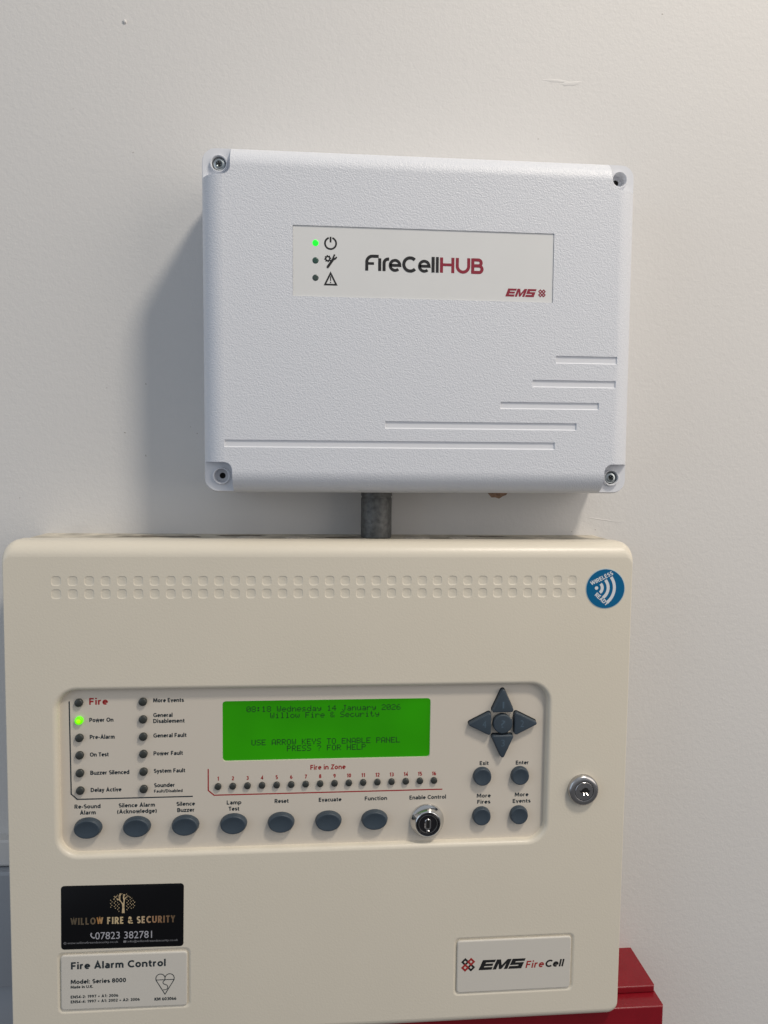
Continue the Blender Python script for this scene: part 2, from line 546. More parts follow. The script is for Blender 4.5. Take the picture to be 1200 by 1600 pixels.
def sign(body, x0, x1, z, cap, m, parent, o, wt=0.235, rot=0.0, name='lettering', gap=0.085, serif=0.0, lean=0.0):
    """one line of printed sans between x0 and x1 (x0 == x1: centred, natural width)"""
    tot = sum(GL[c][0] for c in body) + gap * (len(body) - 1)
    k = (x1 - x0) / tot if x1 != x0 else cap * 0.98
    if x1 == x0:
        x0 = x0 - tot * k / 2
    mb = MB()
    x = 0.0
    for c in body:
        mb.flat = 0.0
        for st in GL[c][1:]:
            cl = st[0] == 'o'
            pts = [((x + a) * k + lean * b * cap, b * cap) for a, b in (st[1:] if cl else st)]
            mb.stroke(pts, wt * min(cap, (cap + k) / 2), 0, closed=cl)
            if serif and not cl:
                for q in (pts[0], pts[-1]):
                    if q[1] < .06 * cap or q[1] > .94 * cap:
                        zz = min(max(q[1], .05 * cap), .95 * cap)
                        mb.stroke([(q[0] - serif, zz), (q[0] + serif, zz)], .10 * cap, 0)
        x += GL[c][0] + gap
    ob = mb.build(name, m, parent, (x0, z, o), local=True)
    if rot:
        ob.rotation_euler = (0, -R(rot), 0)
    return ob


def copy_of(src, parent, at, label=None):
    c = src.copy()
    COL.objects.link(c)
    place(c, parent, at)
    for ch in list(src.children):
        d = ch.copy()
        COL.objects.link(d)
        GP[d.name] = Vector(at) + (GP[ch.name] - GP[src.name])
        d.parent = c
    if label:
        c['label'] = label
    return c


# ------------------------------------------------------------------ the wall
mb = MB()
mb.box(-1600, 1800, -1500, 1500, -60, 0)
wall = mb.build('wall', 'wall', None, (0, 0, 0), closed=True)
wall['kind'] = 'structure'


def lump(name, x, z, rx, rz, h, m, parent, rot=0, seed=0, base=0.0, n=14, jag=(0.65, 1.2)):
    rnd = random.Random(seed)
    k = [rnd.uniform(*jag) for _ in range(n)]
    mb = MB()
    rings = []
    for s_, hh in ((1.0, -0.1), (0.8, 0.6 * h), (0.45, 0.95 * h)):
        pts = []
        for i in range(n):
            a = 2 * math.pi * i / n
            X, Z = rx * s_ * k[i] * math.cos(a), rz * s_ * k[i] * math.sin(a)
            ca, sa = math.cos(R(rot)), math.sin(R(rot))
            pts.append((x + X * ca - Z * sa, z + X * sa + Z * ca))
        rings.append((pts, base + hh))
    mb.loops(rings, cap1=True)
    return mb.build(name, m, parent, (x, z, base), angle=60)


lump('paint_lump', -142.3, 312.6, 1.6, 1.6, 1.1, 'chip_white', wall, seed=3)
lump('paint_scratch', 175, 289, 13, 1.2, 0.14, 'chip_white', wall, rot=-3, seed=5)
lump('paint_scratch', 186, 287.8, 9, 2.0, 0.2, 'chip_white', wall, rot=8, seed=6)
lump('paint_scratch', 222, -43, 18, 0.6, 0.15, 'chip_white', wall, rot=-8, seed=8)
for i, (x, z, a, b, ro) in enumerate([(255.7, 342.4, 1.3, 0.45, 5), (161.9, 246, 0.7, 0.6, 0), (-130.1, 56, 1.1, 0.6, -30), (-145.7, 19.9, 1.5, 0.45, -35), (-158.2, 52.6, 0.6, 0.5, 0),
                                     (-130.6, 3, 0.5, 1.3, 10), (-97.7, 24.9, 0.7, 0.4, -10), (-93, 20.2, 0.9, 0.4, 0), (-221.7, -29.2, 0.9, 0.5, 0), (216, -51, 0.9, 0.5, 0), (197, -52.5, 0.8, 0.5, 0),
                                     (-178.8, 250.5, 0.6, 0.4, 0), (-137.5, 222.1, 0.9, 0.5, 70)]):
    lump('wall_speck', x, z, a * 0.62, b * 0.75, 0.1, 'speck', wall, rot=ro, seed=20 + i, n=8)
lump('chipped_plaster', 136.5, -15, 11, 12.0, 2.6, 'brown', wall, seed=12, n=22, jag=(0.93, 1.04))

# ------------------------------------------------------------------ white trunking along the wall, far left
tr = thing('cable_trunking', 'white plastic cable trunking on the wall behind the left edge of the cream control panel', 'trunking', (-400, -430, 0))


def bar(mb, x0, x1, prof):
    """extrude a (z, out) profile along x"""
    a = [mb.vert(x0, z, o) for z, o in prof]
    b = [mb.vert(x1, z, o) for z, o in prof]
    n = len(prof)
    for i in range(n):
        j = (i + 1) % n
        mb.f.append([a[i], b[i], b[j], a[j]])
    mb.f.append(a)
    mb.f.append(b)


mb = MB()
bar(mb, -700, -120, [(-304.5, 0), (-304.5, 10), (-303, 11), (-286, 11), (-284.5, 10), (-284.5, 0)])
mb.build('upper_rail', 'chip_white', tr, (-400, -290, 0), closed=True)
mb = MB()
bar(mb, -700, -120, [(-394, 0), (-394, 17), (-392, 18), (-307.5, 18), (-305.5, 16.5), (-305.5, 0)])
mb.build('cover', 'trunk', tr, (-400, -350, 0), closed=True)
mb = MB()
bar(mb, -700, -120, [(-430, 0), (-430, 10), (-428, 11), (-397, 11), (-395.2, 10), (-395.2, 0)])
mb.build('lower_rail', 'trunk', tr, (-400, -410, 0), closed=True)

# ------------------------------------------------------------------ red cabinet below
rc = thing('red_cabinet', 'red metal cabinet with a stepped lid on the wall below the cream control panel', 'cabinet', (126, -720, 0))
mb = MB()


def edge_box(mb, x0, x1, z0, z1, o0, o1, b):
    """box with its front-top and side edges bevelled"""
    def ring(i, o):
        return [(x0 + i, z0 + i), (x1 - i, z0 + i), (x1 - i, z1 - i), (x0 + i, z1 - i)]
    mb.loops([(ring(0, o0), o0)] + [(ring(b * (1 - math.cos(R(a))), o1), o1 - b + b * math.sin(R(a))) for a in (0, 22, 45, 68, 90)], True, True)


edge_box(mb, -5, 258.2, -720, -403.8, 0, 57.8, 1.5)
mb.build('body', 'red', rc, (126, -560, 0), closed=True)
mb = MB()
edge_box(mb, -4.2, 257.4, -403.75, -398.0, 0, 44.0, 1.3)
mb.build('lid', 'red', rc, (126, -400, 0), closed=True)

# ------------------------------------------------------------------ conduit pipe between the two boxes
pp = thing('conduit_pipe', 'short grey galvanised steel pipe between the white box and the cream panel', 'pipe', (40.5, -55.2, 22))


def vtube(name, x, o, prof, m, parent, n=40):
    """lathe about a vertical axis; prof: (radius, z)"""
    mb = MB()
    rings = []
    for r, z in prof:
        rings.append([mb.vert(x + r * math.cos(2 * math.pi * i / n), z, o + r * math.sin(2 * math.pi * i / n)) for i in range(n)])
    for a, b in zip(rings, rings[1:]):
        for i in range(n):
            j = (i + 1) % n
            mb.f.append([a[i], a[j], b[j], b[i]])
    mb.f.append(rings[0])
    mb.f.append(rings[-1])
    return mb.build(name, m, parent, (x, prof[0][1], o), closed=True)


vtube('tube', 40.5, 22, [(11.0, -55.2), (11.35, -54.7), (11.35, -26.5), (11.1, -25.8), (10.9, -25.8), (10.9, -19)], 'pipe', pp)
vtube('collar', 40.5, 22, [(11.2, -24.6), (11.5, -24.2), (11.5, -20), (11.2, -19)], 'pipe', pp)

# ------------------------------------------------------------------ the cream control panel
CP = thing('control_panel', 'cream fire alarm control panel with green screen, buttons and indicator lights', 'control panel', (5, -405, 0))
X0, X1, Z0, Z1, PF = -209.2, 220.0, -405.0, -54.0, 66.0

mb = MB()
rings = [(rr(X0, X1, Z0, Z1, 9, 10), 45), (rr(X0, X1, Z0, Z1, 9, 10), 54)]
for k in range(1, 11):
    a = R(90 * k / 10)
    it, is_, ib = 10.5 * (1 - math.cos(a)), 2.0 * (1 - math.cos(a)), 8 * (1 - math.cos(a))
    rings.append((rr(X0 + is_, X1 - is_, Z0 + ib, Z1 - it, 9 - 3.5 * (1 - math.cos(a)), 10), 54 + 12 * math.sin(a)))
mb.loops(rings, cap0=True)
front = rings[-1][0]
# vent dimples
VW = 3.15
vx = [-173.85 + 10.576 * k for k in range(34)]
vz = (-80.45, -89.15)
holes = []
for z in vz:
    for x in vx:
        holes.append(rr(x - VW, x + VW, z - 3.25, z + 3.25, 1.9, 3))
# the big recess
rec = (-178.0, 163.6, -270.9, -151.6)


def rec_ring(i, r=16.0, n=10):
    return rr(rec[0] + i, rec[1] - i, rec[2] + i, rec[3] - i, r - i, n)


lip = [(rec_ring(3.0 * math.sin(R(a))), PF - 3.0 * (1 - math.cos(R(a)))) for a in (0, 12, 25, 38, 52, 66, 80, 90)]
lip.append((rec_ring(3.4), 60.6))
mb.loops(lip)
holes.append(lip[0][0])
# soft moats around the two nameplates
P1 = (-175.3, -90.6, -377.6, -338.5)
P2 = (98.8, 182.3, -379.1, -340.3)
for p in (P1, P2):
    g = 2.6
    rg = []
    for k in range(7):
        t = k / 6
        i = -g + (g + 0.2) * t
        rg.append((rr(p[0] + i, p[1] - i, p[2] + i, p[3] - i, 2.6 - i * 0.5, 5), PF - 1.3 * (t * t * (3 - 2 * t))))
    mb.loops(rg)
    mb.poly(rg[-1][0], rg[-1][1])
    holes.append(rg[0][0])
holed(mb, front, holes, PF)
cover = mb.build('cover', 'cream', CP, (5, -230, 40))
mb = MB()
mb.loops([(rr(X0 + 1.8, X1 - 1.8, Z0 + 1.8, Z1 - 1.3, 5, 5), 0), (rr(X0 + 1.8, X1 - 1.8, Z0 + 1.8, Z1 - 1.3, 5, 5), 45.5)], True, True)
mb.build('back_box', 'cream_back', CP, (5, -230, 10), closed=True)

# vents: one shared dimple
mb = MB()
mb.loops([(rr(-VW, VW, -3.25, 3.25, 1.9, 3), 0), (rr(-VW + .35, VW - .35, -2.9, 2.85, 1.6, 3), -0.22), (rr(-VW + .7, VW - .7, -2.55, 2.55, 1.5, 3), -0.30)], cap1=True)
vent0 = mb.build('vent_dimple', 'cream', CP, (vx[0], vz[0], PF), local=True, angle=60)
for z in vz:
    for x in vx:
        if not (x == vx[0] and z == vz[0]):
            copy_of(vent0, CP, (x, z, PF))

# knockouts on top of the back box
for x, rx in ((-52, 9.5), (-17, 9.5), (70, 10), (104, 10)):
    mb = MB()
    n = 24
    for r0, z in ((rx, -55.05), (rx - 0.9, -54.9)):
        pass
    a = [mb.vert(x + rx * math.cos(2 * math.pi * i / n), -55.25, 27 + rx * math.sin(2 * math.pi * i / n)) for i in range(n)]
    b = [mb.vert(x + (rx - .5) * math.cos(2 * math.pi * i / n), -54.95, 27 + (rx - .5) * math.sin(2 * math.pi * i / n)) for i in range(n)]
    for i in range(n):
        mb.f.append([a[i], a[(i + 1) % n], b[(i + 1) % n], b[i]])
    mb.f.append(b)
    mb.build('knockout', 'knock', CP, (x, -55, 27), closed=True)

# dust and smears lying on top of the back box
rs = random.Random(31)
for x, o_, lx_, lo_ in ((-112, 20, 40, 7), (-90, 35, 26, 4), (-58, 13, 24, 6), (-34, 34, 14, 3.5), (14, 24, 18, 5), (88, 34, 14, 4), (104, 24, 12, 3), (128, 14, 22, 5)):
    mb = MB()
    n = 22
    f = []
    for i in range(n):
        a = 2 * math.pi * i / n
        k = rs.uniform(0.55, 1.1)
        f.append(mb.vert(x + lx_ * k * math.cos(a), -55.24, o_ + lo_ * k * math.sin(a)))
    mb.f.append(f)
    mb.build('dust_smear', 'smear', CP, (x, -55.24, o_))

# --- control plate at the bottom of the recess, with a window for the screen
RF = 61.0
LC = (-66.8, 77.4, -207.1, -164.6)
mb = MB()
win = rr(*LC, 2.4, 6)
outer = rec_ring(2.9)
holed(mb, outer, [win], RF)
mb.loops([(win, RF), (rr(LC[0], LC[1], LC[2], LC[3], 2.4, 6), RF - 1.7)])
plate = mb.build('control_plate', 'plate', CP, (-7, -211, RF))
mb = MB()
mb.poly(rr(LC[0] - 1, LC[1] + 1, LC[2] - 1, LC[3] + 1, 2, 3), RF - 1.7)
screen = mb.build('display_screen', 'lcd', CP, (5, -186, RF - 1.7))
screen['label'] = 'backlit green screen'

G5 = {
    '0': '01110 10001 10011 10101 11001 10001 01110', '1': '00100 01100 00100 00100 00100 00100 01110', '2': '01110 10001 00001 00110 01000 10000 11111',
    '4': '00010 00110 01010 10010 11111 00010 00010', '6': '00110 01000 10000 11110 10001 10001 01110', '8': '01110 10001 10001 01110 10001 10001 01110',
    ':': '00000 01100 01100 00000 01100 01100 00000', 'W': '10001 10001 10001 10101 10101 10101 01010', 'e': '00000 00000 01110 10001 11111 10000 01110',
    'd': '00001 00001 01101 10011 10001 10001 01111', 'n': '00000 00000 10110 11001 10001 10001 10001', 's': '00000 00000 01110 10000 01110 00001 11110',
    'a': '00000 00000 01110 00001 01111 10001 01111', 'y': '00000 00000 10001 10001 01111 00001 01110', 'J': '00111 00010 00010 00010 00010 10010 01100',
    'u': '00000 00000 10001 10001 10001 10011 01101', 'r': '00000 00000 10110 11001 10000 10000 10000', 'i': '00100 00000 01100 00100 00100 00100 01110',
    'l': '01100 00100 00100 00100 00100 00100 01110', 'o': '00000 00000 01110 10001 10001 10001 01110', 'w': '00000 00000 10001 10001 10101 10101 01010',
    'F': '11111 10000 10000 11110 10000 10000 10000', '&': '01100 10010 10100 01000 10101 10010 01101', 'S': '01111 10000 10000 01110 00001 00001 11110',
    'c': '00000 00000 01110 10000 10000 10001 01110', 't': '01000 01000 11100 01000 01000 01001 00110', 'U': '10001 10001 10001 10001 10001 10001 01110',
    'E': '11111 10000 10000 11110 10000 10000 11111', 'A': '01110 10001 10001 10001 11111 10001 10001', 'R': '11110 10001 10001 11110 10100 10010 10001',
    'O': '01110 10001 10001 10001 10001 10001 01110', 'K': '10001 10010 10100 11000 10100 10010 10001', 'Y': '10001 10001 10001 01010 00100 00100 00100',
    'T': '11111 00100 00100 00100 00100 00100 00100', 'N': '10001 10001 11001 10101 10011 10001 10001', 'B': '11110 10001 10001 11110 10001 10001 11110',
    'L': '10000 10000 10000 10000 10000 10000 11111', 'P': '11110 10001 10001 11110 10000 10000 10000', '?': '01110 10001 00001 00010 00100 00000 00100',
    'H': '10001 10001 10001 11111 10001 10001 10001'}
PX = 0.578
for s_, x0, zc in (('08:18 Wednesday 14 January 2026', -50.6, -171.1), ('Willow Fire & Security', -34.4, -175.75), ('USE ARROW KEYS TO ENABLE PANEL', -47.2, -194.7), ('PRESS ? FOR HELP', -22.8, -199.35)):
    mb = MB()
    for i, ch in enumerate(s_):
        if ch == ' ':
            continue
        for r_, row in enumerate(G5[ch].split()):
            for c_, bit in enumerate(row):
                if bit == '1':
                    x = x0 + (i * 6 + c_) * PX
                    z = zc + (3 - r_) * PX
                    h = PX * 0.5
                    mb.poly([(x - h + .29, z - h), (x + h + .29, z - h), (x + h + .29, z + h), (x - h + .29, z + h)], RF - 1.62)
    mb.build('lettering', 'lcd_ink', screen, (x0, zc, RF - 1.62))

# --- print on the plate
T = RF + 0.05
lab = [('Power On', -155.4, -139.6, -177.5), ('Pre-Alarm', -155.3, -138.9, -189.3), ('On Test', -155.4, -143.0, -201.5), ('Buzzer Silenced', -155.3, -129.5, -214.2), ('Delay Active', -155.2, -134.9, -226.2),
       ('More Events', -113.1, -92.7, -164.6), ('General', -113.1, -100.3, -174.9), ('Disablement', -113.2, -92.2, -179.0), ('General Fault', -113.2, -91.0, -189.1), ('Power Fault', -113.2, -93.5, -201.6),
       ('System Fault', -113.1, -92.0, -213.9), ('Sounder', -113.0, -99.1, -224.0),
       ('Re-Sound', -166.1, -148.9, -237.6), ('Alarm', -162.6, -152.1, -241.9), ('Silence Alarm', -136.8, -112.6, -237.6), ('(Acknowledge)', -137.9, -111.4, -241.9), ('Silence', -98.1, -85.6, -237.6), ('Buzzer', -97.6, -85.9, -242.0),
       ('Lamp', -64.0, -54.0, -237.6), ('Test', -62.7, -55.4, -242.1), ('Reset', -31.1, -21.4, -237.5), ('Evacuate', -0.5, 15.3, -237.4), ('Function', 31.7, 47.5, -237.4), ('Enable Control', 63.4, 89.5, -237.6),
       ('Exit', 113.3, 119.8, -213.8), ('Enter', 139.5, 148.9, -214.0), ('More', 111.7, 121.8, -237.6), ('Fires', 112.1, 121.6, -242.1), ('More', 139.3, 149.3, -237.5), ('Events', 137.9, 150.9, -242.2)]
for s_, a, b, z in lab:
    sign(s_, a, b, z, 2.85, 'ink', plate, T)
sign('Fault/Disabled', -113.1, -93.9, -227.8, 2.1, 'ink', plate, T)
sign('Fire', -155.4, -143.1, -165.6, 4.6, 'red_ink', plate, T, wt=0.235)
sign('Fire in Zone', -6.5, 18.0, -214.3, 3.5, 'red_ink', plate, T, wt=0.215)
ZP = (80.6 + 69.8) / 15
for k in range(16):
    sign(str(k + 1), -69.8 + ZP * k, -69.8 + ZP * k, -220.4, 2.75, 'red_ink', plate, T)
mb = MB()
mb.stroke([(-168.4, -163.0), (-168.1, -227.3), (-164.2, -231.1), (-87.0, -231.1)], 0.85, T)
mb.build('printed_bracket', 'ink', plate, (-168, -231, T))
mb = MB()
mb.stroke([(-76.5, -212.0), (-76.5, -227.2), (-72.6, -230.7), (86.8, -230.7)], 0.85, T)
mb.build('printed_bracket', 'red_ink', plate, (-76, -230, T))


# --- indicator lights
def dome(r, h, name, m):
    mb = MB()
    pr = [(r, -0.4), (r, h * 0.6)]
    for k in range(1, 7):
        a = R(90 * k / 6.5)
        pr.append((r * math.cos(a), h * 0.6 + h * 0.4 * math.sin(a)))
    mb.lathe(pr, 24)
    return mb


led0 = dome(2.75, 2.5, 'indicator_light', 'lens').build('indicator_light', 'lens', CP, (-161.9, -163.8, RF), local=True, angle=60)
zs = (-163.8, -176.05, -188.05, -200.1, -212.5, -224.7)
for x in (-161.9, -119.8):
    for z in zs:
        if x < -150 and z == zs[0]:
            continue
        if x < -150 and z == zs[1]:
            lit = dome(2.75, 2.5, 'indicator_light', 'led_on').build('indicator_light', 'led_on', CP, (x, z, RF), local=True, angle=60)
            lit['label'] = 'lit green indicator light'
            core = MB()
            core.lathe([(1.5, 2.32), (1.1, 2.6), (0.5, 2.7)], 16)
            core.build('glowing_core', 'led_core', lit, (x, z, RF), local=True, angle=60)
            continue
        copy_of(led0, CP, (x, z, RF))
z0 = dome(2.3, 2.0, 'zone_light', 'lens').build('zone_light', 'lens', CP, (-69.8, -224.4, RF), local=True, angle=60)
for k in range(1, 16):
    copy_of(z0, CP, (-69.8 + ZP * k, -224.4 + 0.5 * k / 15, RF))


# --- buttons
def dish(r, h, sx, sz, name, at, n=48):
    mb = MB()
    pr = [(r, -0.3), (r, h * 0.22), (r * 0.985, h * 0.40), (r * 0.93, h * 0.85), (r * 0.90, h * 0.95), (r * 0.86, h), (r * 0.80, h * 0.99), (r * 0.62, h * 0.93), (r * 0.45, h * 0.885), (r * 0.2, h * 0.85)]
    mb.lathe(pr, n, sx, sz)
    return mb.build(name, 'button', CP, at, local=True, angle=50)


ob0 = dish(1.0, 4.3, 9.3, 6.9, 'oval_button', (-157.0, -250.7, RF))
for x in (-124.5, -91.9, -59.2, -26.5, 6.3, 38.7):
    copy_of(ob0, CP, (x, -250.7, RF))
rb0 = dish(6.6, 3.6, 1, 1, 'round_button', (115.1, -221.5, RF), 40)
for x, z in ((142.4, -221.6), (115.2, -250.5), (142.3, -250.5)):
    copy_of(rb0, CP, (x, z, RF))


def round_poly(P, r, n=5):
    out = []
    k = len(P)
    for i in range(k):
        p, a, b = Vector(P[i]), Vector(P[i - 1]), Vector(P[(i + 1) % k])
        u, v = (a - p).normalized(), (b - p).normalized()
        half = math.acos(max(-1, min(1, u.dot(v)))) / 2
        d = r / math.tan(half)
        bis = (u + v).normalized()
        c = p + bis * (r / math.sin(half))
        s0, s1 = p + u * d - c, p + v * d - c
        a0, a1 = math.atan2(s0[1], s0[0]), math.atan2(s1[1], s1[0])
        while a1 - a0 > math.pi:
            a1 -= 2 * math.pi
        while a1 - a0 < -math.pi:
            a1 += 2 * math.pi
        for j in range(n + 1):
            t = a0 + (a1 - a0) * j / n
            out.append((c[0] + r * math.cos(t), c[1] + r * math.sin(t)))
    return out


def inset(P, d):
    k = len(P)
    c = Vector((sum(p[0] for p in P) / k, sum(p[1] for p in P) / k))
    out = []
    for i in range(k):
        a, b = Vector(P[i - 1]), Vector(P[(i + 1) % k])
        t = (b - a).normalized()
        nrm = Vector((-t[1], t[0]))
        p = Vector(P[i])
        if nrm.dot(c - p) < 0:
            nrm = -nrm
        q = p + nrm * d
        out.append((q[0], q[1]))
    return out


AH = 3.9
arrows = [('1', [(128.4, -156.2), (120.0, -174.6), (137.0, -174.6)], (128.5, -169.6)),
          ('2', [(154.9, -182.9), (137.0, -174.0), (137.0, -191.8)], (142.3, -183.2)),
          ('3', [(128.9, -209.4), (120.2, -191.0), (137.2, -191.0)], (128.8, -197.0)),
          ('4', [(102.6, -182.9), (120.2, -174.0), (120.2, -191.7)], (115.2, -183.2))]
for d, P, c in arrows:
    b = round_poly(P, 1.5)
    cx, cz = sum(p[0] for p in P) / 3, sum(p[1] for p in P) / 3
    mb = MB()
    mb.loops([(b, RF - 0.2), (b, RF + AH - 0.9), (inset(b, 0.22), RF + AH - 0.35), (inset(b, 0.6), RF + AH - 0.08), (inset(b, 0.95), RF + AH)], cap1=True)
    o = mb.build('arrow_button', 'button', CP, (cx, cz, RF), angle=14)
    mb = MB()
    mb.poly([(x_, z_ + 0.35) for x_, z_ in inset(b, -0.35)], RF + 0.02)
    mb.build('button_gap', 'gap', o, (cx, cz, RF + 0.02))
    ctext(d, c[0], 1.2 if d == '1' else 2.6, c[1] - 2.0, 4.4, 'emboss', o, RF + AH + 0.06, bold=0.0)
mb = MB()
mb.lathe([(6.9, -0.3), (6.9, 3.2), (6.7, 3.7), (6.3, 3.95), (5.9, 4.0)], 40)
cb = mb.build('round_button', 'button', CP, (128.6, -183.0, RF), local=True, angle=40)
cb['label'] = 'round button with a question mark'
ctext('?', 128.6, 3.0, -185.4, 4.8, 'emboss', cb, RF + 4.04, bold=-0.002)

# --- key switch
kx, kz = 76.1, -253.0
mb = MB()
mb.lathe([(12.1, -0.2), (12.1, 0.9), (11.9, 1.5), (11.3, 2.1), (9.4, 5.6), (9.1, 6.2), (8.7, 6.5), (8.35, 6.4), (8.2, 6.0), (8.15, 4.5)], 64, cap=False)
ks = mb.build('key_switch', 'chrome', CP, (kx, kz, RF), local=True, angle=40)
mb = MB()
mb.lathe([(8.15, 5.4), (7.9, 6.3), (7.5, 6.5), (7.0, 6.3), (6.9, 5.6), (0.05, 5.55)], 48)
mb.build('barrel', 'black', ks, (kx, kz, RF), local=True, angle=40)
mb = MB()
mb.loops([([(6.75 * math.cos(2 * math.pi * i / 48), 6.75 * math.sin(2 * math.pi * i / 48)) for i in range(48)], 5.6), ([(6.65 * math.cos(2 * math.pi * i / 48), 6.65 * math.sin(2 * math.pi * i / 48)) for i in range(48)], 5.95),
          ([(6.35 * math.cos(2 * math.pi * i / 48), 6.35 * math.sin(2 * math.pi * i / 48)) for i in range(48)], 5.95), ([(6.25 * math.cos(2 * math.pi * i / 48), 6.25 * math.sin(2 * math.pi * i / 48)) for i in range(48)], 5.6)])
mb.build('inner_ring', 'chrome', ks, (kx, kz, RF), local=True)
mb = MB()
mb.loops([(rr(-2.3, 2.3, -4.6, 3.6, 2.2, 6), 5.57), (rr(-2.0, 2.0, -4.3, 3.3, 1.9, 6), 5.9), (rr(-1.15, 1.15, -3.2, 2.9, 1.1, 6), 5.85), (rr(-1.0, 1.0, -3.0, 2.7, 1.0, 6), 4.6)])
mb.build('keyway', 'satin', ks, (kx, kz, RF), local=True)
mb = MB()
mb.poly(rr(-1.1, 1.1, -3.1, 2.8, 1.0, 5), 5.62)
mb.build('key_slot', 'hole', ks, (kx, kz, RF), local=True)
mb = MB()
mb.box(-1.1, 1.1, -5.6, -4.7, 5.5, 5.9, 0.2)
mb.build('index_mark', 'satin', ks, (kx, kz, RF), local=True)

# --- cam lock on the right of the cover
lx, lz = 187.1, -230.9
mb = MB()
mb.lathe([(10.9, -0.2), (10.9, 2.2), (10.7, 2.9), (10.1, 3.6), (9.3, 4.0), (7.1, 4.25), (6.85, 4.15), (6.8, 3.2)], 56, cap=False)
cl = mb.build('cam_lock', 'satin', CP, (lx, lz, PF), local=True, angle=40)
mb = MB()
mb.lathe([(6.6, 3.0), (6.6, 4.1), (6.4, 4.3), (0.05, 4.35)], 40)
mb.build('lock_plug', 'satin', cl, (lx, lz, PF), local=True, angle=30)
mb = MB()
mb.lathe([(6.82, 3.4), (6.58, 3.4)], 40, cap=False)
mb.build('plug_gap', 'hole', cl, (lx, lz, PF), local=True)
mb = MB()
mb.poly([(-3.0, -1.0), (-1.8, -1.6), (3.2, -1.2), (4.0, 0.2), (2.9, 0.5), (2.0, 2.0), (0.3, 2.5), (-1.4, 1.6), (-2.4, 0.3), (-4.0, 0.3)], 4.42)
mb.build('keyhole', 'hole', cl, (lx + 0.2, lz + 0.4, PF), local=True)
for x, a in ((-0.7, -8), (0.9, 20)):  # wafers shaped as proud wedges, tilted to add a glint from the lamp
    mb = MB()
    c, s_ = math.cos(R(a)), math.sin(R(a))
    L_ = 3.0 if x < 1 else 1.6
    h_ = L_ * 0.42
    mb.loops([([(x - .22, -1.2), (x + .22, -1.2)], 4.46), ([(x - .15 + s_ * L_, -1.2 - h_), (x + .28 + s_ * L_, -1.2 - h_)], 4.46 + h_)], closed=False)
    mb.build('glint_wafer', 'satin', cl, (lx + 0.2, lz + 0.4, PF), local=True)

# --- hinge pin on the hidden left side
mb = MB()
mb.box(-211.0, -208.9, -367, -358, 40, 48, 0.6)
mb.build('hinge_pin', 'black', CP, (-210, -362, 44), closed=True)


# --- logos
def shear(P, x0, z0, k, sl):
    return [(x0 + (x + sl * z) * k, z0 + z * k) for x, z in P]


def maker_logo(mb, x0, z0, width, height, o):
    """slanted three-letter mark"""
    sl = 0.42
    total = 4.2 + sl
    kx = width / total

    def put(P):
        mb.fill([(x0 + (x + sl * z) * kx, z0 + z * height) for x, z in P], o)
    put([(0, 0), (1.28, 0), (1.28, .27), (.42, .27), (.42, .38), (1.2, .38), (1.2, .62), (.42, .62), (.42, .74), (1.28, .74), (1.28, 1), (0, 1)])
    put([(1.38, 0), (1.72, 0), (1.72, .60), (1.98, .02), (2.22, .02), (2.48, .60), (2.48, 0), (2.82, 0), (2.82, 1), (2.42, 1), (2.10, .40), (1.78, 1), (1.38, 1)])
    put([(2.92, 0), (4.2, 0), (4.2, .62), (3.34, .62), (3.34, .74), (4.2, .74), (4.2, 1), (2.92, 1), (2.92, .38), (3.78, .38), (3.78, .27), (2.92, .27)])


def diamond_mark(mb, cx, cz, r, o, which):
    """four interlaced little diamonds; which picks the quarters"""
    d = r * 0.47
    for q in which:
        x, z = cx + (d if q in (1, 3) else -d), cz + (d if q in (0, 1) else -d)
        s_ = r * 0.46
        mb.stroke([(x - s_, z), (x, z - s_), (x + s_, z), (x, z + s_)], r * 0.30, o, closed=True)


# --- nameplates
def nameplate(p, rot):
    mb = MB()
    b = rr(*p, 2.2, 6)
    cx, cz = (p[0] + p[1]) / 2, (p[2] + p[3]) / 2
    mb.loops([(b, PF - 1.4), (b, PF - 0.1), (rr(p[0] + .25, p[1] - .25, p[2] + .25, p[3] - .25, 2.0, 6), PF + 0.35), (rr(p[0] + .8, p[1] - .8, p[2] + .8, p[3] - .8, 1.6, 6), PF + 0.55)], cap1=True)
    o = mb.build('nameplate', 'name', CP, (cx, cz, PF), angle=12)
    if rot:
        o.rotation_euler = (0, -R(rot), 0)
    return o


n1 = nameplate(P1, -0.55)
n1['label'] = 'nameplate with printed approval details'
NT = PF + 0.62
sign('Fire Alarm Control', -168.5, -105.1, -348.35, 5.04, 'ink', n1, NT)
sign('Model: Series 8000', -168.7, -131.9, -358.8, 3.04, 'ink', n1, NT)
sign('Made in U.K.', -168.8, -153.8, -362.0, 1.99, 'ink', n1, NT)
sign('EN54-2: 1997 + A1: 2006', -168.8, -137.1, -369.1, 1.99, 'ink', n1, NT)
sign('EN54-4: 1997 + A1: 2002 + A2: 2006', -168.8, -122.7, -372.6, 1.99, 'ink', n1, NT)
sign('KM 603066', -112.7, -97.9, -373.1, 2.21, 'ink', n1, NT)
mb = MB()
hx, hz = -105.6, -358.1
q = 3.1
heart = arc(hx - q, hz + 1.1, q, 0, 195, 12)
tip = (hx, hz - 10.6)
mb.stroke(arc(hx - q, hz + 1.0, q, 0, 180, 14) + [(hx - 2 * q + .1, hz - .3), tip, (hx + 2 * q - .1, hz - .3)] + arc(hx + q, hz + 1.0, q, 0, 180, 14), 0.55, NT)
mb.stroke([(hx - 2 * q, hz - 0.1), (hx + 2 * q, hz - 0.1)], 0.5, NT)
